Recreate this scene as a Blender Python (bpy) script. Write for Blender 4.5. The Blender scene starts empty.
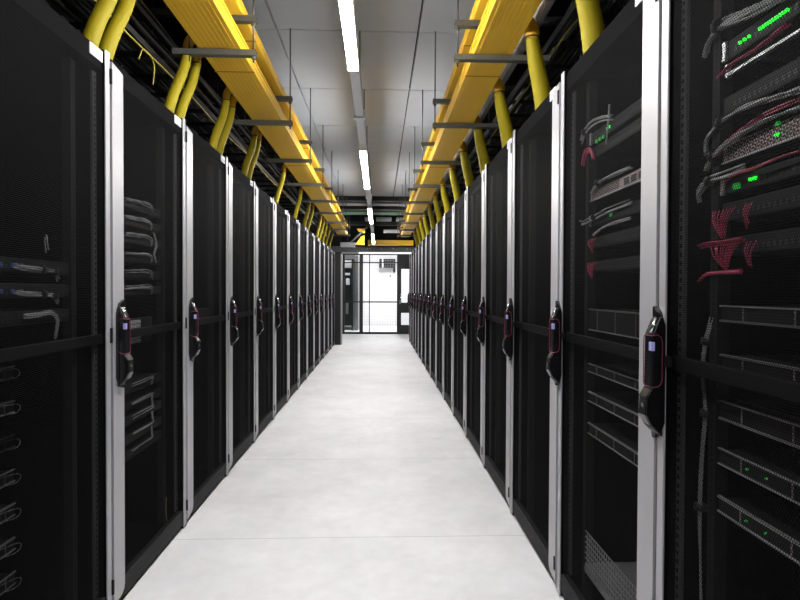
import bpy, bmesh, math, random
from mathutils import Vector, Matrix
random.seed(7)
C = bpy.context.scene.collection
PI = math.pi

# ------------------------------------------------------------------ materials
def nmat(name):
    m = bpy.data.materials.new(name); m.use_nodes = True
    nt = m.node_tree; b = nt.nodes['Principled BSDF']
    return m, nt, b
def mat(name, col, rough=.5, metal=0, spec=.5, var=0.0, scale=8, emit=None, es=0, bump=0):
    m, nt, b = nmat(name)
    b.inputs['Base Color'].default_value = (*col, 1)
    b.inputs['Roughness'].default_value = rough
    b.inputs['Metallic'].default_value = metal
    b.inputs['Specular IOR Level'].default_value = spec
    if var or bump:
        tc = nt.nodes.new('ShaderNodeTexCoord'); nz = nt.nodes.new('ShaderNodeTexNoise')
        nz.inputs['Scale'].default_value = scale; nz.inputs['Detail'].default_value = 5
        nt.links.new(tc.outputs['Object'], nz.inputs['Vector'])
    if var:
        mx = nt.nodes.new('ShaderNodeMix'); mx.data_type = 'RGBA'
        mx.inputs[6].default_value = (*[c*(1-var) for c in col], 1)
        mx.inputs[7].default_value = (*[min(1, c*(1+var)) for c in col], 1)
        nt.links.new(nz.outputs['Fac'], mx.inputs[0]); nt.links.new(mx.outputs[2], b.inputs['Base Color'])
    if bump:
        bp = nt.nodes.new('ShaderNodeBump'); bp.inputs['Strength'].default_value = bump
        bp.inputs['Distance'].default_value = .002
        nt.links.new(nz.outputs['Fac'], bp.inputs['Height']); nt.links.new(bp.outputs[0], b.inputs['Normal'])
    if emit:
        b.inputs['Emission Color'].default_value = (*emit, 1); b.inputs['Emission Strength'].default_value = es
    return m
class NT:
    def __init__(s, nt): s.nt = nt
    def m(s, op, a, b=None, c=None):
        n = s.nt.nodes.new('ShaderNodeMath'); n.operation = op
        for i, v in enumerate((a, b, c)):
            if v is None: continue
            if isinstance(v, (int, float)): n.inputs[i].default_value = v
            else: s.nt.links.new(v, n.inputs[i])
        return n.outputs[0]
def perforated(name, col, pitch, r, rough=.45, metal=.6):
    """sheet steel with staggered round holes punched through (object y/z plane)"""
    m, nt, b = nmat(name)
    b.inputs['Base Color'].default_value = (*col, 1); b.inputs['Roughness'].default_value = rough
    b.inputs['Metallic'].default_value = metal; b.inputs['Specular IOR Level'].default_value = .04
    tc = nt.nodes.new('ShaderNodeTexCoord'); sx = nt.nodes.new('ShaderNodeSeparateXYZ')
    nt.links.new(tc.outputs['Object'], sx.inputs[0]); q = NT(nt)
    px, pz = pitch, pitch*math.sqrt(3)
    def lat(oy, oz):
        u = q.m('SUBTRACT', q.m('FLOORED_MODULO', q.m('ADD', sx.outputs[1], 50+oy), px), px/2)
        v = q.m('SUBTRACT', q.m('FLOORED_MODULO', q.m('ADD', sx.outputs[2], 50+oz), pz), pz/2)
        return q.m('ADD', q.m('MULTIPLY', u, u), q.m('MULTIPLY', v, v))
    d = q.m('MINIMUM', lat(0, 0), lat(px/2, pz/2))
    hole = q.m('LESS_THAN', d, r*r)
    tr = nt.nodes.new('ShaderNodeBsdfTransparent'); mx = nt.nodes.new('ShaderNodeMixShader')
    nt.links.new(hole, mx.inputs[0]); nt.links.new(b.outputs[0], mx.inputs[1]); nt.links.new(tr.outputs[0], mx.inputs[2])
    nt.links.new(mx.outputs[0], nt.nodes['Material Output'].inputs['Surface'])
    return m
def holestrip(name, col, pitch, hole):
    m, nt, b = nmat(name); q = NT(nt)
    b.inputs['Roughness'].default_value = .7; b.inputs['Specular IOR Level'].default_value = .06
    tc = nt.nodes.new('ShaderNodeTexCoord'); sx = nt.nodes.new('ShaderNodeSeparateXYZ')
    nt.links.new(tc.outputs['Object'], sx.inputs[0])
    v = q.m('ABSOLUTE', q.m('SUBTRACT', q.m('FLOORED_MODULO', q.m('ADD', sx.outputs[2], 50), pitch), pitch/2))
    u = q.m('ABSOLUTE', sx.outputs[1])
    h = q.m('MULTIPLY', q.m('LESS_THAN', v, hole/2), q.m('LESS_THAN', u, hole/2))
    mx = nt.nodes.new('ShaderNodeMix'); mx.data_type = 'RGBA'
    mx.inputs[6].default_value = (*col, 1); mx.inputs[7].default_value = (.003, .003, .003, 1)
    nt.links.new(h, mx.inputs[0]); nt.links.new(mx.outputs[2], b.inputs['Base Color'])
    return m

M = {}
M['silver'] = mat('anodised_silver', (.39, .39, .405), .42, .35, .5, .03, 30)
M['black'] = mat('black_powder_coat', (.006, .006, .0065), .6, 0, .15, .2, 12)
M['inner'] = mat('black_inner_steel', (.003, .003, .003), .85, 0, .03)
M['header'] = mat('charcoal_coat', (.0045, .0045, .005), .85, 0, .03, .15, 6)
M['rail_coat'] = mat('dark_grey_coat', (.02, .02, .021), .7, 0, .15, .15, 6)
M['label'] = mat('white_label', (.75, .75, .78), .5)
M['ink'] = mat('grey_print', (.15, .15, .2), .6)
M['mesh'] = perforated('perforated_black_sheet', (.0042, .0042, .0045), .0065, .00255, .7, 0)
M['strip'] = holestrip('punched_door_stiffener', (.075, .075, .08), .0215, .011)
M['rail'] = holestrip('punched_mounting_rail', (.015, .015, .015), .0159, .009)
M['plastic'] = mat('glossy_black_plastic', (.006, .006, .007), .22, 0, .5)
M['chrome'] = mat('chrome', (.7, .7, .72), .2, 1)
M['screen'] = mat('lilac_display', (.12, .12, .22), .4, emit=(.42, .42, .85), es=.25)
M['ring'] = mat('magenta_trim', (.16, .006, .035), .5)
M['tray'] = mat('yellow_tray_plastic', (.88, .54, .03), .4, 0, .5, .05, 3)
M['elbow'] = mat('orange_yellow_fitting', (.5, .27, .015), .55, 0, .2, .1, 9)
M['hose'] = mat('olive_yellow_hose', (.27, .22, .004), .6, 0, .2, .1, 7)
M['strut'] = mat('galvanised_strut', (.12, .12, .105), .5, .4, .4, .25, 20)
M['rod'] = mat('threaded_rod_steel', (.1, .1, .1), .4, .7)
M['trunk'] = mat('white_trunking', (.8, .8, .8), .45)
M['tube'] = mat('lit_diffuser', (.9, .9, .9), .4, emit=(1, .985, .99), es=140)
M['darkmetal'] = mat('dark_ladder_steel', (.03, .03, .032), .5, .4)
M['cable'] = mat('black_cable', (.008, .008, .009), .45, 0, .5, .3, 30)
M['cable2'] = mat('charcoal_cable', (.06, .06, .065), .5, 0, .5, .3, 30)
M['ycable'] = mat('yellow_fibre', (.4, .32, .05), .5)
M['gcable'] = mat('pale_grey_cable', (.24, .24, .24), .5)
M['rcable'] = mat('crimson_cable', (.36, .02, .075), .5)
M['face'] = mat('dark_equipment_face', (.009, .009, .01), .6, 0, .15, .2, 25)
M['gface'] = mat('grey_equipment_face', (.3, .22, .225), .4, .5)
M['edge'] = mat('bright_metal_edge', (.35, .35, .35), .35, .6)
M['grille'] = holestrip('vent', (.35, .35, .35), .01, .006)
M['port'] = mat('port_black', (.004, .004, .004), .6)
M['emissive_strip'] = mat('emissive_white_strip', (.8, .8, .8), .5, emit=(1, 1, 1), es=.8)
M['led'] = mat('green_led', (.02, .3, .02), .4, emit=(.01, 1, .03), es=1.6)
M['dimled'] = mat('dim_green_led', (.02, .2, .03), .4, emit=(.02, .8, .08), es=.25)
M['blueled'] = mat('blue_optic', (.03, .06, .2), .4, emit=(.1, .2, .6), es=.03)
M['wallw'] = mat('white_wall', (.82, .82, .83), .7, 0, .3, .03, 2)
M['wallg'] = mat('dark_grey_wall', (.03, .03, .03), .8)
M['plenum'] = mat('black_plenum', (.01, .01, .01), .9)
M['frame'] = mat('black_frame', (.008, .008, .009), .4)
M['wire'] = mat('pale_wire', (.45, .45, .46), .4, .4)
M['beam'] = mat('grey_beam', (.22, .22, .225), .5, .2)
M['green'] = mat('dark_green_duct', (.05, .14, .08), .5)
M['duct'] = mat('pale_duct', (.5, .5, .5), .4, .3)

# glass pane for the containment door
def glassmat():
    m, nt, b = nmat('clear_pane')
    tr = nt.nodes.new('ShaderNodeBsdfTransparent'); gl = nt.nodes.new('ShaderNodeBsdfGlossy')
    gl.inputs['Roughness'].default_value = .05; mx = nt.nodes.new('ShaderNodeMixShader'); mx.inputs[0].default_value = .06
    tr.inputs[0].default_value = (.93, .95, .95, 1)
    nt.links.new(tr.outputs[0], mx.inputs[1]); nt.links.new(gl.outputs[0], mx.inputs[2])
    nt.links.new(mx.outputs[0], nt.nodes['Material Output'].inputs['Surface']); return m
M['glass'] = glassmat()

# sealed concrete-like floor
def floormat():
    m, nt, b = nmat('pale_sealed_floor'); q = NT(nt)
    tc = nt.nodes.new('ShaderNodeTexCoord'); sx = nt.nodes.new('ShaderNodeSeparateXYZ')
    nt.links.new(tc.outputs['Object'], sx.inputs[0])
    n1 = nt.nodes.new('ShaderNodeTexNoise'); n1.inputs['Scale'].default_value = 2.2; n1.inputs['Detail'].default_value = 8; n1.inputs['Roughness'].default_value = .65
    n2 = nt.nodes.new('ShaderNodeTexNoise'); n2.inputs['Scale'].default_value = 14; n2.inputs['Detail'].default_value = 6
    for n in (n1, n2): nt.links.new(tc.outputs['Object'], n.inputs['Vector'])
    cr = nt.nodes.new('ShaderNodeValToRGB')
    cr.color_ramp.elements[0].position = .3; cr.color_ramp.elements[0].color = (.60, .60, .61, 1)
    cr.color_ramp.elements[1].position = .7; cr.color_ramp.elements[1].color = (.80, .80, .805, 1)
    f = q.m('ADD', q.m('MULTIPLY', n1.outputs['Fac'], .75), q.m('MULTIPLY', n2.outputs['Fac'], .25))
    nt.links.new(f, cr.inputs[0])
    v = q.m('ABSOLUTE', q.m('SUBTRACT', q.m('FLOORED_MODULO', q.m('ADD', sx.outputs[1], 1.29*20-2.75+.645), 1.29), .645))
    seam = q.m('MULTIPLY', q.m('LESS_THAN', v, .004), .4)
    mx = nt.nodes.new('ShaderNodeMix'); mx.data_type = 'RGBA'
    nt.links.new(seam, mx.inputs[0]); nt.links.new(cr.outputs[0], mx.inputs[6]); mx.inputs[7].default_value = (.3, .3, .3, 1)
    nt.links.new(mx.outputs[2], b.inputs['Base Color'])
    b.inputs['Specular IOR Level'].default_value = .5
    rr = q.m('ADD', q.m('MULTIPLY', n1.outputs['Fac'], .25), .42); nt.links.new(rr, b.inputs['Roughness'])
    return m
M['floor'] = floormat()
M['ceil'] = mat('grey_ceiling_panel', (.54, .575, .61), .8, 0, .2, .06, 1.3)

# ------------------------------------------------------------------ mesh builder
class MB:
    def __init__(s): s.v = []; s.f = []; s.mi = []; s.mats = []; s.sm = []
    def _m(s, m):
        if m not in s.mats: s.mats.append(m)
        return s.mats.index(m)
    def box(s, x0, x1, y0, y1, z0, z1, m, bev=0):
        x0, x1 = min(x0, x1), max(x0, x1); y0, y1 = min(y0, y1), max(y0, y1); z0, z1 = min(z0, z1), max(z0, z1)
        b = min(bev, (x1-x0)*.45, (y1-y0)*.45, (z1-z0)*.45)
        k = s._m(m); n = len(s.v)
        if b <= 0:
            s.v += [(x, y, z) for x in (x0, x1) for y in (y0, y1) for z in (z0, z1)]
            for f in ((0,1,3,2),(4,6,7,5),(0,4,5,1),(2,3,7,6),(0,2,6,4),(1,5,7,3)):
                s.f.append([n+i for i in f]); s.mi.append(k); s.sm.append(0)
            return
        bm = bmesh.new(); bmesh.ops.create_cube(bm, size=1)
        for v in bm.verts: v.co = ((x0+x1)/2+v.co.x*(x1-x0), (y0+y1)/2+v.co.y*(y1-y0), (z0+z1)/2+v.co.z*(z1-z0))
        bmesh.ops.bevel(bm, geom=bm.edges[:], offset=b, segments=2, affect='EDGES', profile=.5)
        s.bm(bm, m)
    def bm(s, bm, m, smooth=0):
        k = s._m(m); n = len(s.v); bm.verts.index_update()
        s.v += [tuple(v.co) for v in bm.verts]
        for f in bm.faces: s.f.append([n+v.index for v in f.verts]); s.mi.append(k); s.sm.append(smooth)
        bm.free()
    def prism(s, pts, ax, a0, a1, m):
        """polygon pts in the plane normal to axis ax, extruded a0..a1. pts order: remaining axes in xyz order"""
        k = s._m(m); n = len(s.v); N = len(pts)
        for a in (a0, a1):
            for p in pts:
                c = list(p); c.insert(ax, a); s.v.append(tuple(c))
        s.f.append([n+i for i in range(N)][::-1]); s.f.append([n+N+i for i in range(N)])
        for i in range(N): s.f.append([n+i, n+(i+1) % N, n+N+(i+1) % N, n+N+i])
        s.mi += [k]*(N+2); s.sm += [0]*(N+2)
    def tube(s, pts, r, m, seg=8, rs=None, smooth=True, sub=4):
        P = [Vector(p) for p in pts]
        if sub > 1 and len(P) > 2:
            Q = []; RR = []
            rr = rs or [r]*len(P)
            for i in range(len(P)-1):
                p0 = P[max(i-1, 0)]; p1 = P[i]; p2 = P[i+1]; p3 = P[min(i+2, len(P)-1)]
                for j in range(sub):
                    t = j/sub
                    Q.append(.5*((2*p1)+(p2-p0)*t+(2*p0-5*p1+4*p2-p3)*t*t+(3*p1-p0-3*p2+p3)*t**3))
                    RR.append(rr[i]*(1-t)+rr[i+1]*t)
            Q.append(P[-1]); RR.append(rr[-1]); P = Q
        else: RR = rs or [r]*len(P)
        k = s._m(m); n = len(s.v); up = Vector((.03, .05, 1))
        pu = None
        for i, p in enumerate(P):
            t = (P[min(i+1, len(P)-1)]-P[max(i-1, 0)]).normalized()
            u = (pu if pu else (up if abs(t.z) < .9 else Vector((1, .1, 0))))
            u = (u-t*u.dot(t)).normalized(); pu = u; w = t.cross(u)
            for j in range(seg):
                a = 2*PI*j/seg; s.v.append(tuple(p+(u*math.cos(a)+w*math.sin(a))*RR[i]))
        for i in range(len(P)-1):
            for j in range(seg):
                a = n+i*seg+j; b = n+i*seg+(j+1) % seg
                s.f.append([a, b, b+seg, a+seg]); s.mi.append(k); s.sm.append(1 if smooth else 0)
        s.f.append([n+j for j in range(seg)][::-1]); s.f.append([n+(len(P)-1)*seg+j for j in range(seg)])
        s.mi += [k, k]; s.sm += [0, 0]
    def build(s, name, parent=None, loc=None):
        me = bpy.data.meshes.new(name); me.from_pydata(s.v, [], s.f)
        for m in s.mats: me.materials.append(m)
        me.polygons.foreach_set('material_index', s.mi)
        me.polygons.foreach_set('use_smooth', [bool(x) for x in s.sm]); me.update()
        bm = bmesh.new(); bm.from_mesh(me); bmesh.ops.recalc_face_normals(bm, faces=bm.faces[:]); bm.to_mesh(me); bm.free()
        o = bpy.data.objects.new(name, me); C.objects.link(o)
        if parent: o.parent = parent
        if loc: o.location = loc
        return o
def tag(o, label, cat, group=None):
    o['label'] = label; o['category'] = cat
    if group: o['group'] = group
    return o
def thing(name, label, cat, loc=(0, 0, 0), group=None):
    o = bpy.data.objects.new(name, None); C.objects.link(o); o.location = loc; o.empty_display_size = .1
    return tag(o, label, cat, group)
def struct(o): o['kind'] = 'structure'; return o
def copy_tree(o, parent=None):
    c = o.copy(); C.objects.link(c)
    if parent: c.parent = parent
    for ch in kids[o.name]: copy_tree(ch, c)
    return c
kids = {}
def index_kids():
    kids.clear()
    for o in C.objects: kids.setdefault(o.name, [])
    for o in C.objects:
        if o.parent: kids[o.parent.name].append(o)
ORD = ['first','second','third','fourth','fifth','sixth','seventh','eighth','ninth','tenth','eleventh','twelfth','thirteenth','fourteenth','fifteenth','sixteenth']

XL, XR = -.99, .724          # the two faces of the aisle
BL, BR = 2.104, 1.424        # first door joint, left and right
W = .8; H = 2.075
YEND = 15.8

# ------------------------------------------------------------------ setting
b = MB(); b.box(-3, 3, -2.5, 22, -.05, 0, M['floor']); struct(b.build('floor'))
# ceiling panels with open joints over a dark backing
b = MB()
ys = [4.07+1.163*k for k in range(-6, 7)]; ys[-1] = 11.1; ys = sorted(set(ys))
xs = [-1.2, -.74, .275, .9]
for i in range(len(xs)-1):
    for j in range(len(ys)-1):
        b.box(xs[i]+.006, xs[i+1]-.006, ys[j]+.005, ys[j+1]-.005, 3.085, 3.12, M['ceil'], .003)
b.box(-1.2, .9, ys[0], 11.1, 3.12, 3.14, M['plenum'])
for j in range(1, len(ys)-1): b.box(-1.2, .9, ys[j]-.008, ys[j]+.008, 3.098, 3.12, M['beam'])
struct(b.build('ceiling'))
b = MB(); b.box(-3, 3, -2.5, 22, 4.2, 4.25, M['plenum']); struct(b.build('ceiling_deck'))
for nm, a in (('wall_left', (-3.05, -3, -2.5, 22)), ('wall_right', (3, 3.05, -2.5, 22)), ('wall_back', (-3, 3, -2.55, -2.5))):
    b = MB(); b.box(*a, 0, 4.2, M['wallg']); struct(b.build(nm))

# ------------------------------------------------------------------ cabinets
def make_cabinet(s, label):
    """s=+1: right row (body towards +x). local y -0.4..0.4, far end = +0.4; front plane x=0"""
    root = thing('server_cabinet', label, 'server cabinet', (0, 0, 0))
    X = lambda d: s*d
    b = MB()
    for y0, y1 in ((-.398, -.385), (.385, .398)): b.box(X(.04), X(1.1), y0, y1, .02, H-.012, M['inner'])
    b.box(X(1.09), X(1.1), -.385, .385, .02, H-.012, M['inner'])
    b.box(X(.04), X(1.09), -.385, .385, .02, .04, M['inner'])
    b.build('carcass', root)
    b = MB(); b.box(X(.012), X(1.1), -.398, .398, H-.012, H, M['header']); b.build('roof_panel', root)
    b = MB(); b.box(X(.008), X(.04), -.398, .398, H-.072, H-.0125, M['header'], .003)
    b.build('header_beam', root)
    b = MB(); b.box(X(.02), X(.9), -.398, .398, 0, .02, M['black']); b.build('plinth', root)
    # door
    b = MB()
    b.v = [(X(.006), -.31, .1), (X(.006), .357, .1), (X(.006), .357, H-.07), (X(.006), -.31, H-.07)]
    b.f = [[0, 1, 2, 3]]; b.mi = [b._m(M['mesh'])]; b.sm = [0]
    door = b.build('door_mesh', root)
    b = MB(); b.box(X(0), X(.03), -.31, .355, .022, .098, M['rail_coat'], .004); b.build('bottom_rail', door)
    b = MB(); b.box(X(.007), X(.03), -.31, .355, 1.022, 1.056, M['black'], .002); b.build('cross_bar', door)
    # wide stile with rounded ends at the near edge, narrow stile at the far edge
    y0, y1, z0, z1, r = -.398, -.31, .035, 2.052, .035
    pts = [(y0, z0), (y1-r, z0+.012)]
    for k in range(5): a = -PI/2+PI/2*k/4; pts.append((y1-r+r*math.cos(a), z0+.012+r+r*math.sin(a)))
    for k in range(5): a = PI/2*k/4; pts.append((y1-.008+.008*math.cos(a), z1-.022+.008*math.sin(a)))
    pts.append((y0, z1))
    b = MB(); b.prism(pts, 0, X(-.008), X(.0), M['silver']); b.box(X(.0), X(.034), y0+.001, y1-.004, z0+.02, z1-.01, M['inner']); b.build('wide_stile', door)
    b = MB(); b.box(X(-.004), X(.002), .361, .394, .004, H+.006, M['silver'], .002); b.box(X(.002), X(.034), .3612, .3938, .005, H+.005, M['inner']); b.build('narrow_stile', door)
    for y in (.352, -.29):
        b = MB(); b.box(X(.0), X(.008), -.016, .016, .1, H-.08, M['strip']); b.build('stiffener', door, (X(.03), y, 0))
    hy = (.389, .3975) if s < 0 else (-.3975, -.383)
    for z in (.085, 1.968):
        b = MB(); b.box(X(-.012), X(.004), hy[0], hy[1], z, z+.055, M['black'], .002); b.build('hinge', door)
    # label plate on the header
    yl = (.271, .356) if s < 0 else (-.31, -.235)
    b = MB(); b.box(X(.004), X(.008), yl[0], yl[1], H-.045, H-.006, M['label'])
    for i in range(5):
        z = H-.014-.006*i
        for j in range(4):
            ya = yl[0]+.008+j*.018; b.box(X(.0032), X(.004), ya, ya+.006+.008*random.random(), z-.002, z, M['ink'])
    b.build('label_plate', root)
    # mounting rails inside
    for y in (-.245, .245):
        b = MB(); b.box(X(0), X(.03), -.014, .014, .05, H-.08, M['rail']); b.build('mounting_rail', root, (X(.05), y, 0))
    # handle
    hc = -.352 if s < 0 else .374
    b = MB(); z0, z1, hw = .85, 1.165, (.026 if s < 0 else .018)
    pts = [(hc-hw, z0+.035), (hc-hw+.02, z0), (hc+hw, z0-.01), (hc+hw+.005, z0), (hc+hw+.005, z1+.012), (hc+hw, z1+.014), (hc-hw+.02, z1), (hc-hw, z1-.035)]
    b.prism(pts, 0, X(-.018), X(-.008 if s < 0 else -.004), M['plastic'])
    hd = b.build('door_handle', root)
    X0 = X; X = lambda d: X0(d*.84-.001)
    b = MB(); prof = [(-.01, 1.155), (-.026, 1.15), (-.046, 1.108), (-.048, .972), (-.062, .952), (-.064, .905), (-.05, .88), (-.025, .858), (-.01, .85)]
    b.prism([(X(d), z) for d, z in prof], 1, hc-.021, hc+.021, M['plastic'])
    hb = b.build('handle_body', hd)
    m = hb.modifiers.new('bevel', 'BEVEL'); m.width = .004; m.segments = 2
    b = MB(); b.tube([(X(-.028), hc-.013, 1.150), (X(-.0475), hc-.013, 1.113)], .005, M['chrome'], 8, sub=1); b.build('key_lever', hd)
    yn = hc-.0225
    b = MB(); b.box(X(-.0495), X(-.039), hc-.0235, hc-.008, 1.068, 1.090, M['screen'], .001); b.build('display', hd)
    b = MB(); zz = [(-.049, hc+.014, 1.106), (-.049, yn, 1.106), (-.030, yn, 1.108), (-.020, yn, 1.102), (-.016, yn, 1.09), (-.016, yn, .995), (-.020, yn, .983), (-.030, yn, .977), (-.049, yn, .976), (-.049, hc+.014, .976), (-.049, hc+.019, .984), (-.049, hc+.019, 1.098), (-.049, hc+.014, 1.106)]
    b.tube([(X(d), y, z) for d, y, z in zz], .0013, M['ring'], 6, sub=1); b.build('trim_ring', hd)
    b = MB(); b.box(X(-.0665), X(-.063), hc-.012, hc+.0, .925, .935, M['chrome']); b.build('lock_barrel', hd)
    X = X0
    b = MB(); ly = .36 if s < 0 else .40
    if s < 0: b.box(X(-.008), X(.0),   .385, .398, 1.02, 1.075, M['black'])
    else: b.box(X(-.008), X(.0), .33, .358, 1.03, 1.055, M['black'])
    b.build('latch_tab', hd)
    return root

note = {('l', 0): 'three cable loops, at the left edge',
        ('l', 1): 'a stack of pale cable loops inside',
        ('r', 0): 'rows of green lights, at the right edge',
        ('r', 1): 'crimson cables and one green light'}
protoL = make_cabinet(-1, ''); protoR = make_cabinet(1, ''); index_kids()
cabs = {}
for side, s, x0, b0, n, proto in (('l', -1, XL, BL, 14, protoL), ('r', 1, XR, BR, 16, protoR)):
    for i in range(n):
        o = proto if i == 0 else copy_tree(proto)
        o.location = (x0, b0+W*i-W/2, 0); cabs[side, i] = o
        sn = 'left' if side == 'l' else 'right'
        if (side, i) in note: o['label'] = f'black server cabinet in the {sn} row with {note[side, i]}'
        elif i == n-1: o['label'] = f'black mesh-door server cabinet, the last one at the far end of the {sn} row'
        else: o['label'] = f'black mesh-door server cabinet, {ORD[i]} from the camera in the {sn} row'
        o['group'] = f'server cabinets in the {sn} row'

# ------------------------------------------------------------------ rack contents
def unit(side, i, z, h, style, label, name='server', cat='server', w=.45, d0=.056):
    """rack-mounted box; z = lower edge"""
    s = -1 if side == 'l' else 1; x0 = XL if side == 'l' else XR
    yc = (BL if side == 'l' else BR)+W*i-W/2
    r = thing(name, label, cat, (x0+s*d0, yc, z), group=None)
    X = lambda d: s*d
    b = MB(); b.box(X(.004), X(.55), -w/2+.012, w/2-.012, 0, h, M['face'], .002); b.build('chassis', r)
    b = MB()
    fm = M['gface'] if style == 'vent' else M['face']
    b.box(X(0), X(.004), -w/2, w/2, .001, h-.001, fm, .001); fp = b.build('front_panel', r)
    if style in ('server', 'vent', 'edge'):
        b = MB(); b.box(X(-.004), X(.004), -w/2, w/2, -.001, .003, M['edge']); b.build('metal_edge', r)
    if style == 'edge':
        b = MB(); b.box(X(-.004), X(.004), -w/2, w/2, h-.003, h+.001, M['edge']); b.build('metal_edge', r)
        b = MB()
        for k in range(3):
            y = -w/2+.07+k*.15
            b.box(X(-.0025), X(0), y, y+.002, .004, h-.004, M['gface'])
        b.build('drive_bay_divider', r)
    if style == 'vent':
        b = MB()
        ny, nz = 26, max(3, int(h/.01))
        for a in range(ny):
            for c in range(nz):
                y = w/2-.02-a*.009; z_ = .006+(c+.5*(a % 2))*(h-.012)/nz
                b.box(X(-.0006), X(0), y-.003, y+.003, z_, z_+.005, M['port'])
        b.build('vent_grille', r)
        b = MB()
        for k in range(3): b.box(X(-.001), X(0), -w/2+.03+k*.05, -w/2+.066+k*.05, .008, h-.01, M['port'])
        b.build('drive_bay', r)
    if style in ('switch', 'patch'):
        b = MB(); n = 24
        for k in range(n):
            y = -w/2+.03+k*(w-.06)/n
            b.box(X(-.001), X(0), y, y+.010, h*.25, h*.25+.011, M['port'])
        b.build('port_row', r)
    if style == 'switch':
        b = MB(); b.box(X(-.006), X(.0), w/2-.012, w/2, 0, h, M['edge']); b.build('mounting_ear', r)
    return r, s, X, w, h
def leds(r, s, ys_, z, m, size=.004):
    for y in ys_:
        b = MB(); b.box(s*-.006, 0, y-size, y+size, z-size, z+size, m, .001); b.build('status_light', r)

def bundle(side, pts, n, r, m, label, spread=.006, name='patch_cable_bundle', ties=(), group=None, cat='cable'):
    """pts: (depth behind front plane, y, z) world y/z"""
    s = -1 if side == 'l' else 1; x0 = XL if side == 'l' else XR
    root = thing(name, label, cat, (x0+s*pts[0][0], pts[0][1], pts[0][2]), group)
    o = Vector(root.location)
    b = MB()
    for k in range(n):
        dy, dz, dx = [random.uniform(-1, 1)*spread for _ in range(3)]
        b.tube([Vector((x0+s*p[0]+dx*.5, p[1]+dy*.6+random.uniform(-1, 1)*spread*.3, p[2]+dz+random.uniform(-1, 1)*spread*.3))-o for p in pts], r, m, 5, sub=4)
    b.build('cable', root)
    for t in ties:
        p = Vector(pts[t]); q = Vector(pts[min(t+1, len(pts)-1)])
        a = Vector((x0+s*p[0], p[1], p[2]))-o; c = Vector((x0+s*q[0], q[1], q[2]))-o; d = (c-a).normalized()*.007
        b = MB(); b.tube([a-d, a+d], spread+.005, M['port'], 8, sub=1); b.build('tie', root)
    return root

# right row, nearest cabinet (y 0.633..1.433, rack centre 1.033)
R0 = BR-W/2
def word(z): return f'{z:.2f}'
r, s, X, w, h = unit('r', 0, 1.735, .043, 'switch', 'black network switch with a row of green lights, top unit in the nearest right cabinet', 'network_switch', 'network switch')
leds(r, s, [w/2-.059, w/2-.074, w/2-.089], .02, M['led'], .003)
leds(r, s, [w/2-.123-.0095*k for k in range(9)], .02, M['led'], .003)
b = MB(); b.box(X(-.006), X(.004), -w/2, w/2-.02, -.037, -.032, M['edge']); b.box(X(-.006), X(.004), w/2-.02, w/2-.012, -.040, -.012, M['edge']); b.build('metal_edge', r)
r, *_ = unit('r', 0, 1.615, .04, 'patch', 'dark patch panel under the arc of grey cables in the nearest right cabinet', 'patch_unit', 'patch panel')
r, s, X, w, h = unit('r', 0, 1.505, .045, 'vent', 'pale grey server with honeycomb vent in the nearest right cabinet', 'server', 'server')
leds(r, s, [w/2-.175], .02, M['led'], .0035); leds(r, s, [w/2-.178], .04, M['dimled'], .0045)
r, s, X, w, h = unit('r', 0, 1.435, .035, 'switch', 'black switch with two green lights below the vented server, nearest right cabinet', 'network_switch', 'network switch')
leds(r, s, [w/2-.05, w/2-.057], .012, M['dimled'], .006); leds(r, s, [w/2-.10, w/2-.112], .018, M['led'], .004)
for z, t in ((1.375, 'upper'), (1.297, 'lower')):
    unit('r', 0, z, .042, 'patch', f'dark patch panel behind the {t} fan of crimson cables, nearest right cabinet', 'patch_unit', 'patch panel')
posw = ['just above the door cross bar', 'right behind the door cross bar', 'below the door cross bar', 'third below the door cross bar', 'lowest bright-edged one']
for k, (z, h_) in enumerate(((1.150, .036), (1.038, .036), (.928, .042), (.824, .036), (.714, .036))):
    r, s, X, w, h = unit('r', 0, z, h_, 'edge', f'dark server with bright metal edges, {posw[k]}, nearest right cabinet')
    r['group'] = 'bright-edged servers in the nearest right cabinet'
    if k > 2: leds(r, s, [w/2-.10, w/2-.16], h_*.5, M['dimled'], .002)
# cables in nearest right cabinet
bundle('r', [(.05, 1.315, 1.785), (.045, 1.295, 1.805), (.042, 1.25, 1.818), (.040, 1.19, 1.808), (.042, 1.10, 1.79), (.05, 1.00, 1.78)], 8, .003, M['gcable'],
       'thick grey cable arc rising beside the green-lit switch, topmost in the nearest right cabinet', .012, ties=(2,))
bundle('r', [(.05, 1.26, 1.705), (.045, 1.20, 1.712), (.045, 1.12, 1.712), (.045, 1.04, 1.72)], 3, .0022, M['rcable'], 'thin crimson cables under the green-lit switch, nearest right cabinet', .008)
bundle('r', [(.05, 1.31, 1.545), (.045, 1.295, 1.575), (.045, 1.24, 1.598), (.04, 1.16, 1.602), (.045, 1.06, 1.595), (.05, .98, 1.585)], 5, .003, M['gcable'],
       'pale grey cable arc above the vented server, nearest right cabinet', .008, ties=(2,))
bundle('r', [(.05, 1.305, 1.505), (.045, 1.27, 1.53), (.045, 1.20, 1.55), (.045, 1.10, 1.562), (.05, 1.0, 1.56)], 5, .0028, M['gcable'],
       'grey cables resting on the vented server top, nearest right cabinet', .009, ties=(1,))
bundle('r', [(.05, 1.26, 1.53), (.042, 1.21, 1.552), (.042, 1.10, 1.572), (.05, 1.0, 1.575)], 2, .0022, M['rcable'], 'crimson cables on top of the vented server, nearest right cabinet', .005)
bundle('r', [(.05, 1.33, 1.435), (.045, 1.325, 1.455), (.045, 1.28, 1.475), (.045, 1.22, 1.474), (.05, 1.16, 1.478)], 5, .0028, M['gcable'],
       'grey cable hook left of the two green lights, nearest right cabinet', .008, ties=(2,))
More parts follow.
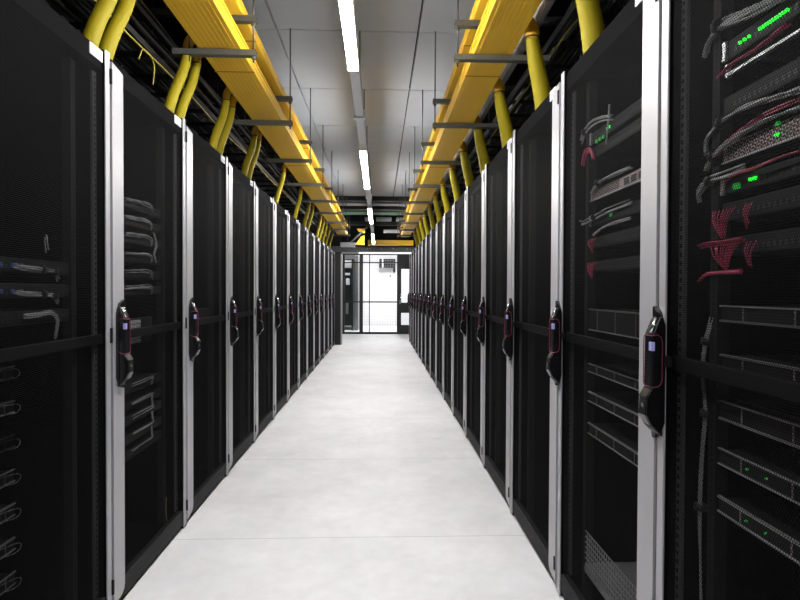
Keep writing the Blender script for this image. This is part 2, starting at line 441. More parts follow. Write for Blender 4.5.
bundle('r', [(.045, 1.22, 1.462), (.042, 1.18, 1.472), (.042, 1.12, 1.472), (.042, 1.04, 1.478), (.05, .97, 1.478)], 2, .0025, M['rcable'], 'crimson cables slanting up from the two green lights, nearest right cabinet', .008)
def fan(side, y0, w, z1, z0, n, label, m=None):
    s = -1 if side == 'l' else 1; x0 = XL if side == 'l' else XR
    root = thing('patch_cable_fan', label, 'cable', (x0+s*.05, y0, z0)); b = MB()
    n = max(3, int(n*.6))
    for k in range(n):
        t = (k+.5)/n-.5+random.uniform(-.03, .03); yy = t*w
        b.tube([(0, yy, z1-z0), (s*-.008, yy*.62, (z1-z0)*(.55+.1*random.random())), (0, yy*.12+.002*(k % 3), .012*random.random())], .0015, m or M['rcable'], 5)
    b.build('cable', root); return root
g = 'crimson cable fans'
fan('r', 1.235, .10, 1.403, 1.335, 13, 'wide fan of crimson cables hanging from the upper patch panel, nearest right cabinet')
fan('r', 1.148, .03, 1.403, 1.35, 5, 'narrow strand of crimson cables beside the upper wide fan, nearest right cabinet')
fan('r', 1.225, .125, 1.325, 1.265, 15, 'wide fan of crimson cables hanging from the lower patch panel, nearest right cabinet')
fan('r', 1.14, .045, 1.322, 1.265, 6, 'narrow strand of crimson cables beside the lower wide fan, nearest right cabinet')
bundle('r', [(.045, 1.32, 1.325), (.045, 1.28, 1.33), (.045, 1.22, 1.327), (.045, 1.16, 1.33)], 5, .0025, M['rcable'], 'level crimson cables joining the two crimson fans, nearest right cabinet', .006)
bundle('r', [(.045, 1.32, 1.245), (.045, 1.29, 1.258), (.045, 1.24, 1.262), (.05, 1.17, 1.262)], 4, .0025, M['rcable'], 'level crimson cables below the lower fan, nearest right cabinet', .006)
bundle('r', [(.06, 1.27, 1.19), (.05, 1.29, 1.10), (.055, 1.31, 1.02), (.05, 1.29, .93), (.055, 1.31, .83), (.05, 1.31, .70), (.055, 1.31, .55), (.06, 1.31, .40)], 3, .0025, M['gcable'],
       'grey cables hanging down the side of the nearest right cabinet', .01, ties=(1, 3, 5))

# right row, second cabinet (1.433..2.233, centre 1.833)
r, s, X, w, h = unit('r', 1, 1.755, .043, 'switch', 'black network switch with one green light, top unit in the second right cabinet', 'network_switch', 'network switch')
leds(r, s, [w/2-.155, w/2-.17], .02, M['led'], .004); leds(r, s, [w/2-.06, w/2-.09, w/2-.12], .0, M['dimled'], .006)
unit('r', 1, 1.70, .04, 'patch', 'dark patch panel under the green-lit switch, second right cabinet', 'patch_unit', 'patch panel')
unit('r', 1, 1.548, .04, 'vent', 'pale grey vented server in the second right cabinet')
r, s, X, w, h = unit('r', 1, 1.455, .04, 'switch', 'black switch below the vented server in the second right cabinet', 'network_switch', 'network switch'); leds(r, s, [w/2-.19], .02, M['dimled'], .006)
for z, t in ((1.372, 'upper'), (1.285, 'lower')):
    unit('r', 1, z, .042, 'patch', f'dark patch panel behind the {t} crimson cables, second right cabinet', 'patch_unit', 'patch panel')
for k, (z, h_) in enumerate(((1.075, .077), (.92, .03), (.81, .036), (.69, .04))):
    u, *_ = unit('r', 1, z, h_, 'edge', f'dark server with bright metal edges, {["just above the door cross bar", "first below the door cross bar", "second below the door cross bar", "lowest"][k]}, second right cabinet')
    u['group'] = 'bright-edged servers in the second right cabinet'
bundle('r', [(.05, 2.13, 1.79), (.045, 2.08, 1.815), (.042, 2.0, 1.82), (.042, 1.92, 1.81), (.05, 1.85, 1.795)], 6, .003, M['gcable'], 'grey cable arc beside the green light, top of the second right cabinet', .01, ties=(1,))
bundle('r', [(.045, 1.865, 1.845), (.045, 1.87, 1.80), (.045, 1.88, 1.76), (.045, 1.89, 1.72)], 2, .003, M['gcable'], 'white cables hanging past the green light, second right cabinet', .004)
bundle('r', [(.05, 2.12, 1.70), (.045, 2.08, 1.735), (.045, 2.02, 1.73), (.045, 2.0, 1.70)], 5, .0026, M['rcable'], 'crimson cable hook under the grey arc, second right cabinet', .008)
bundle('r', [(.05, 2.02, 1.575), (.045, 1.95, 1.60), (.045, 1.82, 1.602), (.05, 1.7, 1.60)], 4, .003, M['gcable'], 'grey cables on the vented server, second right cabinet', .008, ties=(1,))
bundle('r', [(.05, 2.13, 1.48), (.045, 2.08, 1.475), (.045, 1.98, 1.482), (.045, 1.85, 1.49), (.05, 1.7, 1.495)], 4, .0028, M['gcable'], 'grey cables below the vented server, second right cabinet', .008, ties=(2,))
fan('r', 2.01, .09, 1.408, 1.355, 9, 'upper fan of crimson cables in the second right cabinet')
fan('r', 2.01, .10, 1.322, 1.262, 10, 'lower fan of crimson cables in the second right cabinet')
bundle('r', [(.05, 2.0, 1.42), (.045, 1.9, 1.435), (.045, 1.8, 1.44), (.05, 1.7, 1.44)], 3, .0026, M['gcable'], 'grey cables leading right from the upper crimson fan, second right cabinet', .006)
# wire basket at the foot
r = thing('wire_basket', 'wire basket shelf at the foot of the second right cabinet', 'wire basket', (XR+.05, 1.833, .2)); b = MB()
for k in range(7): b.box(0, .003, -.225, .225, .02*k, .02*k+.0025, M['wire'])
for k in range(24): b.box(0, .003, -.225+.0195*k, -.2225+.0195*k, 0, .1225, M['wire'])
b.build('front_grid', r)
b = MB(); b.box(-.0, .4, -.235, .235, -.035, -.004, M['beam'], .003); b.build('shelf', r)

# left row, nearest cabinet (1.304..2.104, centre 1.704)
for k, (z, t) in enumerate(((1.265, 'upper'), (1.19, 'middle'))):
    r, s, X, w, h = unit('l', 0, z, .043, 'patch', f'black switch with blue-tinted optics, {t} of three with cable loops, nearest left cabinet', 'network_switch', 'network switch')
    leds(r, s, [-.03, -.07, -.12], .02, M['blueled'], .006)
    bundle('l', [(.05, 1.64, z+.02), (.045, 1.67, z+.016), (.042, 1.76, z+.012), (.042, 1.82, z+.008), (.05, 1.855, z-.014)], 5, .0024, M['gcable'],
           f'{t} horizontal loop of grey cables in the nearest left cabinet', .008, ties=(2, 3))
r, *_ = unit('l', 0, 1.11, .043, 'patch', 'black switch, lowest of three with cable loops, nearest left cabinet', 'network_switch', 'network switch')
bundle('l', [(.05, 1.68, 1.135), (.045, 1.74, 1.14), (.042, 1.80, 1.145), (.042, 1.835, 1.12), (.05, 1.835, 1.06)], 5, .0026, M['gcable'], 'lowest loop of grey cables, hooking down, nearest left cabinet', .008)
bundle('l', [(.05, 1.79, 1.385), (.045, 1.785, 1.365), (.045, 1.79, 1.335)], 2, .002, M['gcable'], 'short grey cable end hanging above the loops, nearest left cabinet', .006)
pw = ['just under the cross bar', 'second under the cross bar', 'third under the cross bar', 'fourth under the cross bar', 'fifth under the cross bar', 'sixth under the cross bar', 'lowest bright-edged one']
for k in range(7):
    z = .92-.115*k
    r, s, X, w, h = unit('l', 0, z, .04, 'edge', f'dark server with bright metal edges, {pw[k]}, nearest left cabinet', w=.42, d0=.23)
    r['group'] = 'bright-edged servers in the nearest left cabinet'
    b = MB(); b.tube([(X(-.004), .12, .034), (X(-.03), .17, .036), (X(-.03), .195, .02), (X(-.03), .17, .006), (X(-.004), .12, .008)], .0014, M['gcable'], 5); b.build('bail_handle', r)

# left row, second cabinet (2.104..2.904, centre 2.504)
zs = (1.593, 1.52, 1.448, 1.37, 1.297, 1.23, .815, .742, .683, .605, .537)
for k, z in enumerate(zs):
    where = f'{ORD[k]} from the top' if k < 6 else f'{ORD[k-6]} below the handle'
    u, *_ = unit('l', 1, z-.035, .04, 'patch', f'dark patch panel, {where}, in the second left cabinet', 'patch_unit', 'patch panel')
    u['group'] = 'patch panels in the second left cabinet'
    y0 = 2.40 if k < 6 else 2.46
    bundle('l', [(.05, y0-.06, z-.004), (.045, y0+.05, z), (.042, y0+.13, z+.004), (.042, 2.585, z-.004 if k < 8 else z+.02), (.05, 2.60, z-.026 if k < 8 else z+.05)], 4, .0018, M['gcable'],
           f'loop of pale cables, {where}, in the second left cabinet', .008, group='pale cable loops in the second left cabinet')
for z, t in ((1.055, 'upper'), (.99, 'lower')):
    r = thing('connector_block', f'{t} pale row of connectors beside the handle, second left cabinet', 'connector block', (XL-.045, 2.385, z)); b = MB()
    for k in range(8):
        for j in range(2): b.box(-.004, .004, -.09+.022*k, -.075+.022*k, .018*j, .014+.018*j, M['wire'], .002)
    b.build('plug_row', r); b = MB(); b.box(-.02, -.004, -.2, .22, -.008, .04, M['face']); b.build('back_plate', r)
bundle('l', [(.06, 2.65, 1.48), (.05, 2.655, 1.42), (.055, 2.64, 1.38), (.05, 2.65, 1.34)], 2, .003, M['gcable'], 'small hanging cable end right of the pale loops, second left cabinet', .006)
bundle('l', [(.03, 2.72, .22), (.02, 2.69, .17), (.02, 2.70, .12), (.03, 2.73, .105)], 1, .0016, M['ycable'], 'thin yellow fibre loop at the foot of the second left cabinet', .002)

# a few units glinting in the third left cabinet
r, s, X, w, h = unit('l', 2, 1.02, .085, 'patch', 'wired panel with pale cable ends beside the handle of the third left cabinet', 'patch_unit', 'patch panel')
for z in (1.125, 1.09, 1.05, 1.02):
    pass
bundle('l', [(.045, 3.02, 1.12), (.035, 3.08, 1.115), (.035, 3.14, 1.118), (.045, 3.18, 1.10)], 2, .002, M['gcable'], 'upper pale cable ends beside the handle of the third left cabinet', .006)
bundle('l', [(.045, 3.02, 1.03), (.035, 3.08, 1.03), (.035, 3.14, 1.028), (.045, 3.18, 1.0)], 2, .002, M['gcable'], 'lower pale cable ends beside the handle of the third left cabinet', .006)

# ------------------------------------------------------------------ yellow trays
def tray(xi, xo, z, h, y0, y1, label, ribs=True):
    """xi inner edge, xo outer edge"""
    sg = 1 if xo > xi else -1; w = abs(xo-xi)
    r = thing('cable_tray', label, 'cable tray', ((xi+xo)/2, y0, z), 'yellow cable trays over the aisle')
    L = y1-y0; t = .003
    b = MB(); b.box(-w/2, w/2, 0, L, 0, t, M['tray'])
    if ribs:
        for k in range(1, 9):
            x = -w/2+w*k/9; b.box(x-.0022, x+.0022, 0, L, -.002, 0, M['tray'])
    b.build('tray_base', r)
    for e in (-1, 1):
        b = MB(); b.box(e*w/2, e*(w/2-t), 0, L, t, h, M['tray']); b.box(e*(w/2+.006), e*(w/2), 0, L, h-.014, h, M['tray'], .002)
        b.box(e*(w/2+.003), e*w/2, 0, L, .028, .036, M['tray'], .001)
        b.build('side_wall', r)
    y = 2.05
    while y < L-.3:
        b = MB(); b.box(-w/2-.0045, w/2+.0045, y, y+.012, -.0045, -.0022, M['elbow']); b.build('joint_cover', r); y += 2.33
    return r
tray(-.70, -.909, 2.43, .07, 1.1, 12.35, 'lower yellow cable tray hung along the left side of the ceiling')
tray(.482, .675, 2.43, .07, 1.1, 12.6, 'lower yellow cable tray hung along the right side of the ceiling')
tray(-.69, -.87, 2.60, .05, 1.1, 12.35, 'upper yellow cable tray, above the left lower tray', False)
tray(.475, .66, 2.60, .05, 1.1, 12.6, 'upper yellow cable tray, above the right lower tray', False)

# trapeze hangers
hy = [1.70, 2.88, 4.05, 5.22, 6.38, 7.56, 8.70, 9.86, 11.0, 12.1]
def hanger(sd, y, label):
    xi, xo = (-.640, -1.04) if sd < 0 else (.398, .87)
    top = 3.085 if y < 11.08 else 4.2
    r = thing('trapeze_hanger', label, 'tray hanger', (xi, y, 2.399), f'hangers of the {"left" if sd<0 else "right"} yellow trays')
    for z, x1 in ((0, xo), (.171, xo-sd*.05)):
        b = MB(); l = x1-xi-sd*(-.02)
        xa, xb = -sd*.016, x1-xi
        b.box(xa, xb, -.02, .02, 0, .003, M['strut']); b.box(xa, xb, -.02, -.017, .003, .028, M['strut']); b.box(xa, xb, .017, .02, .003, .028, M['strut'])
        b.box(xa, xb, -.017, -.009, .025, .028, M['strut']); b.box(xa, xb, .009, .017, .025, .028, M['strut'])
        b.build('strut_channel', r)
        b = MB(); b.tube([(0, 0, z-.018 if z else -.012), (0, 0, z+.0)], .011, M['strut'], 6, sub=1, smooth=False); o = b.build('nut', r)
        if z: r_ = [c for c in C.objects if c.parent == r and c.name.startswith('strut')][-1]; r_.location.z = z
    for x in (0, xo-xi-sd*.08):
        b = MB(); b.tube([(x, 0, -.03), (x, 0, (top-2.399) if x == 0 else 4.2-2.399)], .0045, M['rod'], 6, sub=1); b.build('threaded_rod', r)
for k, y in enumerate(hy):
    for sd, n in ((-1, 'left'), (1, 'right')):
        hanger(sd, y, f'galvanised trapeze hanger with threaded rods, {"out of view above" if k==0 else ORD[k-1]} from the camera under the {n} trays') if k else None

# ------------------------------------------------------------------ drop hoses
def hose(sd, y, rad, label, top=None, single=True):
    bx, tx, ox = (-1.04, -.975, -.912) if sd < 0 else (.80, .718, .68)
    ty = y+.10 if sd < 0 else y-.06
    if top: ty = top
    r = thing('drop_hose', label, 'hose', (bx, y, H+.002), f'yellow drop hoses of the {"left" if sd<0 else "right"} row')
    o = Vector(r.location)
    T = lambda P: [Vector(p)-o for p in P]
    zt = 2.425 if sd < 0 else 2.415
    b = MB()
    P = [(bx, y, H+.003), (bx*.72+tx*.28, y+(ty-y)*.3, H+.11), (bx*.3+tx*.7-sd*.004, y+(ty-y)*.75, H+.24), (tx, ty, zt)]
    if sd < 0: b.tube(T(P), rad, M['hose'], 14, rs=[rad*1.08, rad*1.04, rad, rad*.92])
    else: b.tube(T(P), rad, M['hose'], 14, rs=[rad*1.3, rad*1.22, rad*1.08, rad*.85])
    b.build('hose_sleeve', r)
    b = MB(); c = rad*.98
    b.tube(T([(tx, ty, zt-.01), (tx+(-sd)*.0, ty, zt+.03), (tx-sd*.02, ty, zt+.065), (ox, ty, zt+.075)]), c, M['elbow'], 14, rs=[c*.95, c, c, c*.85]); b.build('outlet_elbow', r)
    b = MB(); b.tube(T([(tx, ty, zt-.006), (tx, ty, zt+.0)]), c*1.08, M['port'], 14, sub=1); b.build('clamp_band', r)
ly = [2.05, 2.16, 2.80, 2.94, 3.52, 3.66, 4.33, 4.47, 5.66, 6.90, 7.74, 8.15, 9.3, 9.75, 10.3, 10.9, 11.6]
ORD.append('last')
for k, y in enumerate(ly):
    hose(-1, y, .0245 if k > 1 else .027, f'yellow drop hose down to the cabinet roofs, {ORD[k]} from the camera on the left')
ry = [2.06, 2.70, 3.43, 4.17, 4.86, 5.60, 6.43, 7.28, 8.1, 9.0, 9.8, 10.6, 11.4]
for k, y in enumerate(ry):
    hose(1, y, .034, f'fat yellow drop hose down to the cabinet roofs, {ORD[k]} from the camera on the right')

# ------------------------------------------------------------------ lighting line
LX = -.145
r = thing('light_trunking', 'long white trunking rail that carries the tube lights down the ceiling centre', 'light rail', (LX, .2, 2.435))
b = MB(); b.box(-.03, .03, 0, 14.3, .03, .075, M['trunk'], .004); b.build('rail_housing', r)
for k, y in enumerate([4.07+1.163*k for k in range(-2, 9)]):
    b = MB(); b.tube([(.0, y-.2, .07), (.0, y-.2, (3.085 if y < 11.1 else 4.2)-2.435)], .0045, M['rod'], 6, sub=1); b.build('suspension_rod', r)
    if k % 3 == 2 :
        b = MB(); b.box(-.042, .042, y-.2-.03, y-.2+.03, .02, .085, M['trunk'], .004); b.build('coupling_clamp', r)
lw = ['nearest', 'second', 'third', 'farthest']
for k, (y0, y1) in enumerate(((1.33, 3.06), (4.80, 6.56), (8.15, 9.9), (11.8, 14.2))):
    t = thing('tube_light', f'lit white tube light on the ceiling rail, {lw[k]} from the camera', 'ceiling light', (LX, y0, 2.405), 'tube lights on the centre rail')
    b = MB(); L_ = y1-y0; b.box(-.029, .029, 0, L_, .022, .0605, M['trunk'], .003)
    for e in (0, L_-.003): b.box(-.029, .029, e, e+.003, .001, .022, M['trunk'])
    b.build('light_housing', t)
    b = MB(); b.box(-.025, .025, .004, y1-y0-.004, 0, .0215, M['tube'], .006); b.build('diffuser', t)
for y0 in (-2.2,):
    t = thing('tube_light', 'lit white tube light on the ceiling rail, behind the camera', 'ceiling light', (LX, y0, 2.405), 'tube lights on the centre rail')
    b = MB(); b.box(-.029, .029, 0, 1.8, .022, .0605, M['trunk'], .003)
    b.build('light_housing', t)
    b = MB(); b.box(-.025, .025, .004, 1.796, 0, .0215, M['tube'], .006); b.build('diffuser', t)

# ------------------------------------------------------------------ dark plenum above the cabinets
def ladder(x0, x1, z, y0, y1, label, name='cable_ladder'):
    r = thing(name, label, 'cable ladder', ((x0+x1)/2, y0, z)); w = x1-x0; L = y1-y0
    for e in (-1, 1):
        b = MB(); b.box(e*w/2, e*(w/2-.02), 0, L, 0, .03, M['darkmetal']); b.build('side_rail', r)
    b = MB(); y = .1
    while y < L: b.box(-w/2+.02, w/2-.02, y, y+.03, .01, .03, M['darkmetal']); y += .3
    o = b.build('rungs', r); o['kind'] = 'stuff'
def cablerun(x0, x1, z, y0, y1, n, label):
    r = thing('cable_run', label, 'cable run', ((x0+x1)/2, y0, z)); b = MB(); w = x1-x0
    for k in range(n):
        x = random.uniform(-w/2, w/2); zz = random.uniform(.026, .10); rr = random.uniform(.006, .013)
        pts = []; y = 0
        while y < y1-y0:
            pts.append((x+random.uniform(-.02, .02), y, zz+random.uniform(-.012, .012))); y += .6
        b.tube(pts, rr, M['cable2'] if random.random() < .25 else M['cable'], 6, sub=2)
    o = b.build('cables', r); o['kind'] = 'stuff'
for sd, n in ((-1, 'left'), (1, 'right')):
    f = XL if sd < 0 else XR
    for d0, d1, z, t in ((.15, .48, 2.395 if sd < 0 else 2.49, 'low dark cable ladder'), (.30, .75, 2.72, 'high dark cable ladder'), (.85, 1.25, 2.55, 'rear dark cable ladder')):
        a, c = sorted((f+sd*d0, f+sd*d1))
        ladder(a, c, z, 1.0, 12.4, f'{t} running above the {n} row of cabinets')
        cablerun(a+.03, c-.03, z+.03, 1.0, 12.3, 12, f'black cables lying on the {t} above the {n} row')
# cross struts and hanging slack above the rows
for sd, n in ((-1, 'left'), (1, 'right')):
    f = XL if sd < 0 else XR
    for k in range(9):
        y = 2.3+1.16*k
        r = thing('cross_strut', f'dark cross strut above the {n} cabinets, {ORD[k]} from the camera', 'strut', (f+sd*.1, y, 2.87), f'dark cross struts above the {n} row')
        b = MB(); b.box(0, sd*1.3, -.02, .02, 0, .04, M['darkmetal'], .003); b.build('strut_bar', r)
        for x in (.2, 1.2):
            b = MB(); b.tube([(sd*x, 0, .04), (sd*x, 0, 1.33)], .0045, M['rod'], 6, sub=1); b.build('threaded_rod', r)
        b = MB(); b.tube([(sd*.75, .0, .045), (sd*.7, -.04, -.0), (sd*.68, -.04, -.12), (sd*.58, .1, -.30), (sd*.48, .15, -.15), (sd*.45, .03, .02), (sd*.42, 0, .045)], .008, M['cable2'], 6); b.build('slack_cable', r)
b = MB(); b.box(.745, .775, 1.0, 12.4, 2.50, 2.56, M['beam'], .003); tag(b.build('tray_side_rail'), 'dark grey rail running beside the outer edge of the right yellow tray', 'rail')
# thin yellow fibres
for nm, P, lab in (('left', [(-1.12, 1.2+.45*k, 2.36+.008*math.sin(k*1.7)) for k in range(20)], 'thin yellow fibre running above the left cabinets with two loose ends'),
                   ('right', [(.9, 1.7+.45*k, min(2.46, 2.32+.07*k)+.004*math.sin(k*1.3)) for k in range(20)], 'thin yellow fibre running above the right cabinets')):
    r = thing('fibre_cable', lab, 'cable', P[0]); b = MB()
    b.tube([Vector(p)-Vector(P[0]) for p in P], .005, M['ycable'], 6); b.build('cable', r)
    if nm == 'left':
        b = MB(); o = Vector(P[0])
        b.tube([Vector(p)-o for p in ((-1.12, 2.79, 2.365), (-1.115, 2.70, 2.35), (-1.11, 2.64, 2.28))], .0032, M['ycable'], 5)
        b.tube([Vector(p)-o for p in ((-1.12, 2.79, 2.365), (-1.115, 2.83, 2.32), (-1.11, 2.80, 2.22))], .0032, M['ycable'], 5); b.build('loose_end', r)
# overhead structure beyond the panelled ceiling
def beam(x0, x1, y0, y1, z0, z1, m, name, label, cat):
    b = MB(); b.box(x0, x1, y0, y1, z0, z1, m, .004); return tag(b.build(name), label, cat)
beam(-1.2, .95, 11.12, 11.22, 3.0, 3.14, M['darkmetal'], 'ceiling_edge_beam', 'dark beam closing the far edge of the panelled ceiling', 'beam')
beam(-1.2, .95, 11.6, 11.95, 3.02, 3.10, M['beam'], 'overhead_duct', 'grey duct crossing just past the panelled ceiling', 'duct')
beam(-1.2, .95, 12.3, 12.45, 3.0, 3.12, M['darkmetal'], 'overhead_beam', 'dark beam crossing behind the grey duct', 'beam')
beam(-1.4, 1.2, 12.6, 13.0, 2.98, 3.06, M['green'], 'green_duct', 'dark green duct crossing overhead behind the beams', 'duct')
beam(-1.4, 1.2, 13.15, 13.35, 3.02, 3.08, M['green'], 'green_pipe_rack', 'dark green rack crossing overhead behind the green duct', 'duct')
beam(-.36, -.24, 13.8, 14.3, 2.98, 3.03, M['duct'], 'pale_overhead_panel', 'small pale panel left of the light rail past the ceiling', 'panel')
beam(-.08, .30, 13.8, 14.3, 2.98, 3.03, M['duct'], 'pale_overhead_panel', 'wide pale panel right of the light rail past the ceiling', 'panel')
beam(.42, .60, 13.8, 14.3, 2.98, 3.03, M['duct'], 'pale_overhead_panel', 'small pale panel near the right tray past the ceiling', 'panel')
beam(.1, .5, 13.4, 13.6, 2.62, 2.68, M['duct'], 'overhead_pipe', 'short pale pipe below the dark beams right of the light rail', 'pipe')
beam(-1.2, 1.0, 14.0, 14.1, 2.86, 2.95, M['darkmetal'], 'overhead_beam', 'dark beam crossing low before the cage wall', 'beam')
tr = thing('cable_tray', 'yellow cable tray crossing the far end above the cage wall', 'cable tray', (.30, 14.8, 2.43))
b = MB(); b.box(-.6, .6, 0, .25, 0, .004, M['tray']); b.build('tray_base', tr)
for y in (0, .247):
    b = MB(); b.box(-.6, .6, y, y+.003, .004, .13, M['tray']); b.box(-.6, .6, y-.006, y, .115, .13, M['tray']); b.box(-.6, .6, y-.004, y, .07, .08, M['tray']); b.build('side_wall', tr)
tr = thing('tray_downspout', 'sloping yellow chute left of the light rail above the cage', 'cable chute', (-.48, 13.9, 2.36))
b = MB(); b.prism([(-.11, .0), (.11, .0), (.11, .24), (.02, .20)], 1, 0, .18, M['tray']); b.build('chute', tr)
b = MB(); b.prism([(-.02, .30), (.12, .30), (.12, .36), (-.06, .36)], 1, -.3, .18, M['tray']); b.build('chute_lid', tr)
r = thing('diagonal_brace', 'dark diagonal brace left of the light rail at the far end', 'brace', (-.72, 13.8, 2.40))
b = MB(); b.tube([(0, 0, 0), (.42, 0, .40)], .035, M['darkmetal'], 4, sub=1, smooth=False); b.build('brace_bar', r)
b = MB(); b.box(-.95, -.6, 13.7, 13.75, 2.28, 2.40, M['beam'], .004); b.box(-.78, -.77, 13.72, 13.73, 2.40, 4.2, M['rod']); tag(b.build('junction_box'), 'grey junction box above the cage at the left far end', 'box')

# ------------------------------------------------------------------ far end: cage wall, room behind
# jamb at the end of the left row
b = MB(); b.box(-1.3, -.87, 12.62, 12.9, 0, 2.05, M['frame']); b.box(-.87, -.845, 12.62, 12.9, 0, 2.05, M['beam']); struct(b.build('trim_1'))
b = MB(); b.box(-3, -1.3, 12.9, 12.95, 0, 3.0, M['wallg']); struct(b.build('wall_return'))
# header channel above the cage, and the white ledge strip with emission
b = MB(); b.box(-1.4, 1.3, YEND-.12, YEND, 2.30, 2.46, M['beam'], .006); b.build('trim_2'); struct(bpy.data.objects['trim_2'])
b = MB(); b.box(-.52, .95, YEND-.14, YEND-.01, 2.265, 2.298, M['emissive_strip'], .004); struct(b.build('trim_3'))
for k, x in enumerate((-.33, -.26, .05, .38, .78)):
    b = MB(); b.tube([(x, YEND-.13, 2.40), (x, YEND-.155, 2.395)], .022, M['duct'], 10, sub=1)
    tag(b.build('spotlight'), f'small pale fitting on the channel above the cage, {ORD[k]} from the left', 'spotlight', 'pale fittings on the cage header')
# cage wall
y0 = YEND
cg = thing('cage_wall', 'black-framed wire cage wall across the far end of the aisle', 'cage wall', (0, y0, 0))
def cpart(nm, *a, m='frame'):
    b = MB(); b.box(a[0], a[1], -.025, .025, a[2], a[3], M[m]); return b.build(nm, cg)
cpart('frame_post', -1.06, -.97, 0, 2.26); cpart('frame_post', -.555, -.455, 0, 2.26); cpart('frame_post', .50, .56, 0, 2.26)
cpart('mullion', -.287, -.262, .06, 2.26); cpart('frame_rail', -.97, .5, 0, .06); cpart('frame_rail', -.97, .5, .89, .925); cpart('frame_rail', -.97, .5, 2.0, 2.03)
cpart('frame_rail', -.97, .5, 2.23, 2.26)
b = MB()
for k in range(13): x = -.455+.074*k+.03; b.box(x, x+.004, -.004, .004, .06, 2.23, M['wire'])
for k in range(28): z = .12+.075*k; b.box(-.455, .5, -.004, 0, z, z+.004, M['wire'])
b.build('wire_mesh', cg)
b = MB(); b.box(-.97, -.555, -.004, .004, .06, 2.23, M['glass']); b.build('glass_pane', cg)
# black door with two windows
dr = struct(thing('door_1', '', '', (.56, y0, 0)))
for k in ('label', 'category'): del dr[k]
b = MB()
for a in ((0, .06, .0, 2.26), (.285, 1.6, 0, 2.26), (.06, .285, 0, .26), (.06, .285, .60, .89), (.06, .285, 1.84, 2.26)): b.box(a[0], a[1], -.03, .03, a[2], a[3], M['frame'])
struct(b.build('door_leaf', dr))
for z0, z1 in ((.26, .60), (.89, 1.84)):
    b = MB(); b.box(.06, .285, -.004, .004, z0, z1, M['glass']); struct(b.build('door_pane', dr))
b = MB(); b.tube([(.03, -.05, .85), (.03, -.05, 1.15)], .012, M['chrome'], 8, sub=1); struct(b.build('door_handle_bar', dr))
b = MB(); b.box(-3, -1.06, YEND, YEND+.05, 0, 4.2, M['wallg']); struct(b.build('wall_cage_left'))
b = MB(); b.box(2.16, 3, YEND, YEND+.05, 0, 4.2, M['wallg']); struct(b.build('wall_cage_right'))
b = MB(); b.box(-1.06, 2.16, YEND, YEND+.05, 2.46, 4.2, M['plenum']); struct(b.build('wall_cage_top'))
# bright room behind
b = MB(); b.box(-3, 3, 19.5, 19.6, 0, 4.2, M['wallw']); struct(b.build('wall_far'))
b = MB(); b.box(-.62, 2.95, YEND+.1, 19.5, 2.9, 2.95, M['wallw']); struct(b.build('ceiling_far'))
b = MB(); b.box(-.66, -.62, 17.6, 19.5, 0, 2.95, M['wallw']); struct(b.build('wall_side'))
for k, x in enumerate((.2, 1.5, -1.5)):  # third panel is unseen, added to brighten the rack behind the glass
    t = thing('panel_light', f'lit ceiling panel behind the cage, {["above the white wall", "right behind the black door", "left behind the glass, added to brighten the rack"][k]}', 'ceiling light', (x, 17.6 if k < 2 else 16.6, 2.87))
    b = MB(); b.box(-.32, .32, -.62, .62, .01, .03, M['trunk']); b.build('light_frame', t)
    b = MB(); b.box(-.3, .3, -.6, .6, 0, .0098, M['tube2'] if 'tube2' in M else M.setdefault('tube2', mat('room_panel', (.9, .9, .9), .4, emit=(1, 1, 1), es=22))); b.build('diffuser', t)
b = MB(); b.box(.0, .55, 19.2, 19.5, 2.02, 2.32, M['frame'], .01); tag(b.build('wall_unit'), 'black unit high on the white wall behind the cage', 'wall unit')
b = MB(); b.box(.09, .14, 19.14, 19.2, 2.0, 2.34, M['label'], .01); tag(b.build('lamp_tube'), 'small white upright lamp in front of the black wall unit', 'lamp')
b = MB(); b.box(.49, .56, 19.42, 19.5, 1.86, 2.02, M['frame'], .01); tag(b.build('wall_camera'), 'small black camera on the white wall, lower right of the black unit', 'camera')
b = MB(); b.box(.36, .41, 19.46, 19.5, 1.70, 1.78, M['beam'], .01); tag(b.build('wall_sensor'), 'tiny grey sensor on the white wall left of the camera', 'sensor')
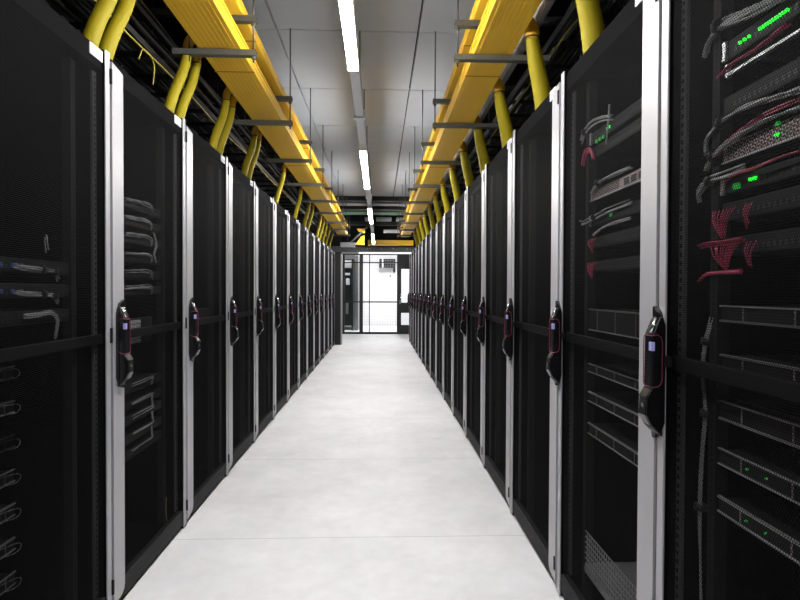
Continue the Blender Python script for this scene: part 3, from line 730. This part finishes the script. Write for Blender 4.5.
# open rack seen through the glass at left
rk = thing('open_rack', 'open dark equipment rack seen through the glass left of the cage', 'equipment rack', (-1.15, 17.2, 0))
b = MB(); b.box(.0, .05, 0, .6, 0, 2.2, M['frame']); b.box(.3, .36, 0, .6, 0, 2.2, M['frame']); b.box(.05, .3, .3, .32, 0, 2.2, M['frame']); b.build('rack_frame', rk)
b = MB(); b.box(.36, .50, .1, .6, 0, 2.3, M['beam']); b.build('side_panel', rk)
b = MB(); b.box(.05, .3, .1, .28, 1.92, 2.15, M['duct'], .01); b.build('pale_unit', rk)
b = MB(); b.box(.1, .25, .08, .28, 1.70, 1.77, M['label'], .01); b.build('label_card', rk)
b = MB(); b.box(.12, .24, .08, .28, 1.40, 1.60, M['label'], .03); b.build('white_unit', rk)
b = MB(); b.box(.12, .2, .1, .28, .50, .84, M['beam'], .01); b.build('grey_unit', rk)
b = MB(); b.box(.05, .32, .1, .28, .1, .14, M['duct'], .01); b.build('shelf', rk)

for o in C.objects:
    if 'label' in o.keys():
        t = o['label'].replace('in the nearest right cabinet', 'in nearest right cabinet').replace('from the camera', 'from camera')
        o['label'] = t
        if len(t.split()) > 16: print('LONG', o.name, t)
# ------------------------------------------------------------------ camera and view
f_, pi_, ya_, ro_ = 560, -1.59e-2, 3.72e-2, 4.0e-3
cy, sy, cp, sp = math.cos(ya_), math.sin(ya_), math.cos(pi_), math.sin(pi_)
F = Vector((sy*cp, cy*cp, sp)); R = Vector((cy, -sy, 0)); U = R.cross(F)
R2 = R*math.cos(ro_)+U*math.sin(ro_); U2 = -R*math.sin(ro_)+U*math.cos(ro_)
cam = bpy.data.cameras.new('camera'); co = bpy.data.objects.new('camera', cam); C.objects.link(co)
mw = Matrix((R2, U2, -F)).transposed().to_4x4(); mw.translation = (0, 0, 1.2154); co.matrix_world = mw
cam.sensor_width = 36; cam.lens = 36*f_/800; cam.clip_start = .02; cam.clip_end = 100
bpy.context.scene.camera = co
w = bpy.data.worlds.new('world'); bpy.context.scene.world = w; w.use_nodes = True
w.node_tree.nodes['Background'].inputs[0].default_value = (.02, .02, .02, 1)
vs = bpy.context.scene.view_settings
vs.view_transform = 'Standard'; vs.look = 'None'; vs.gamma = 1; vs.use_curve_mapping = False; vs.exposure = .33
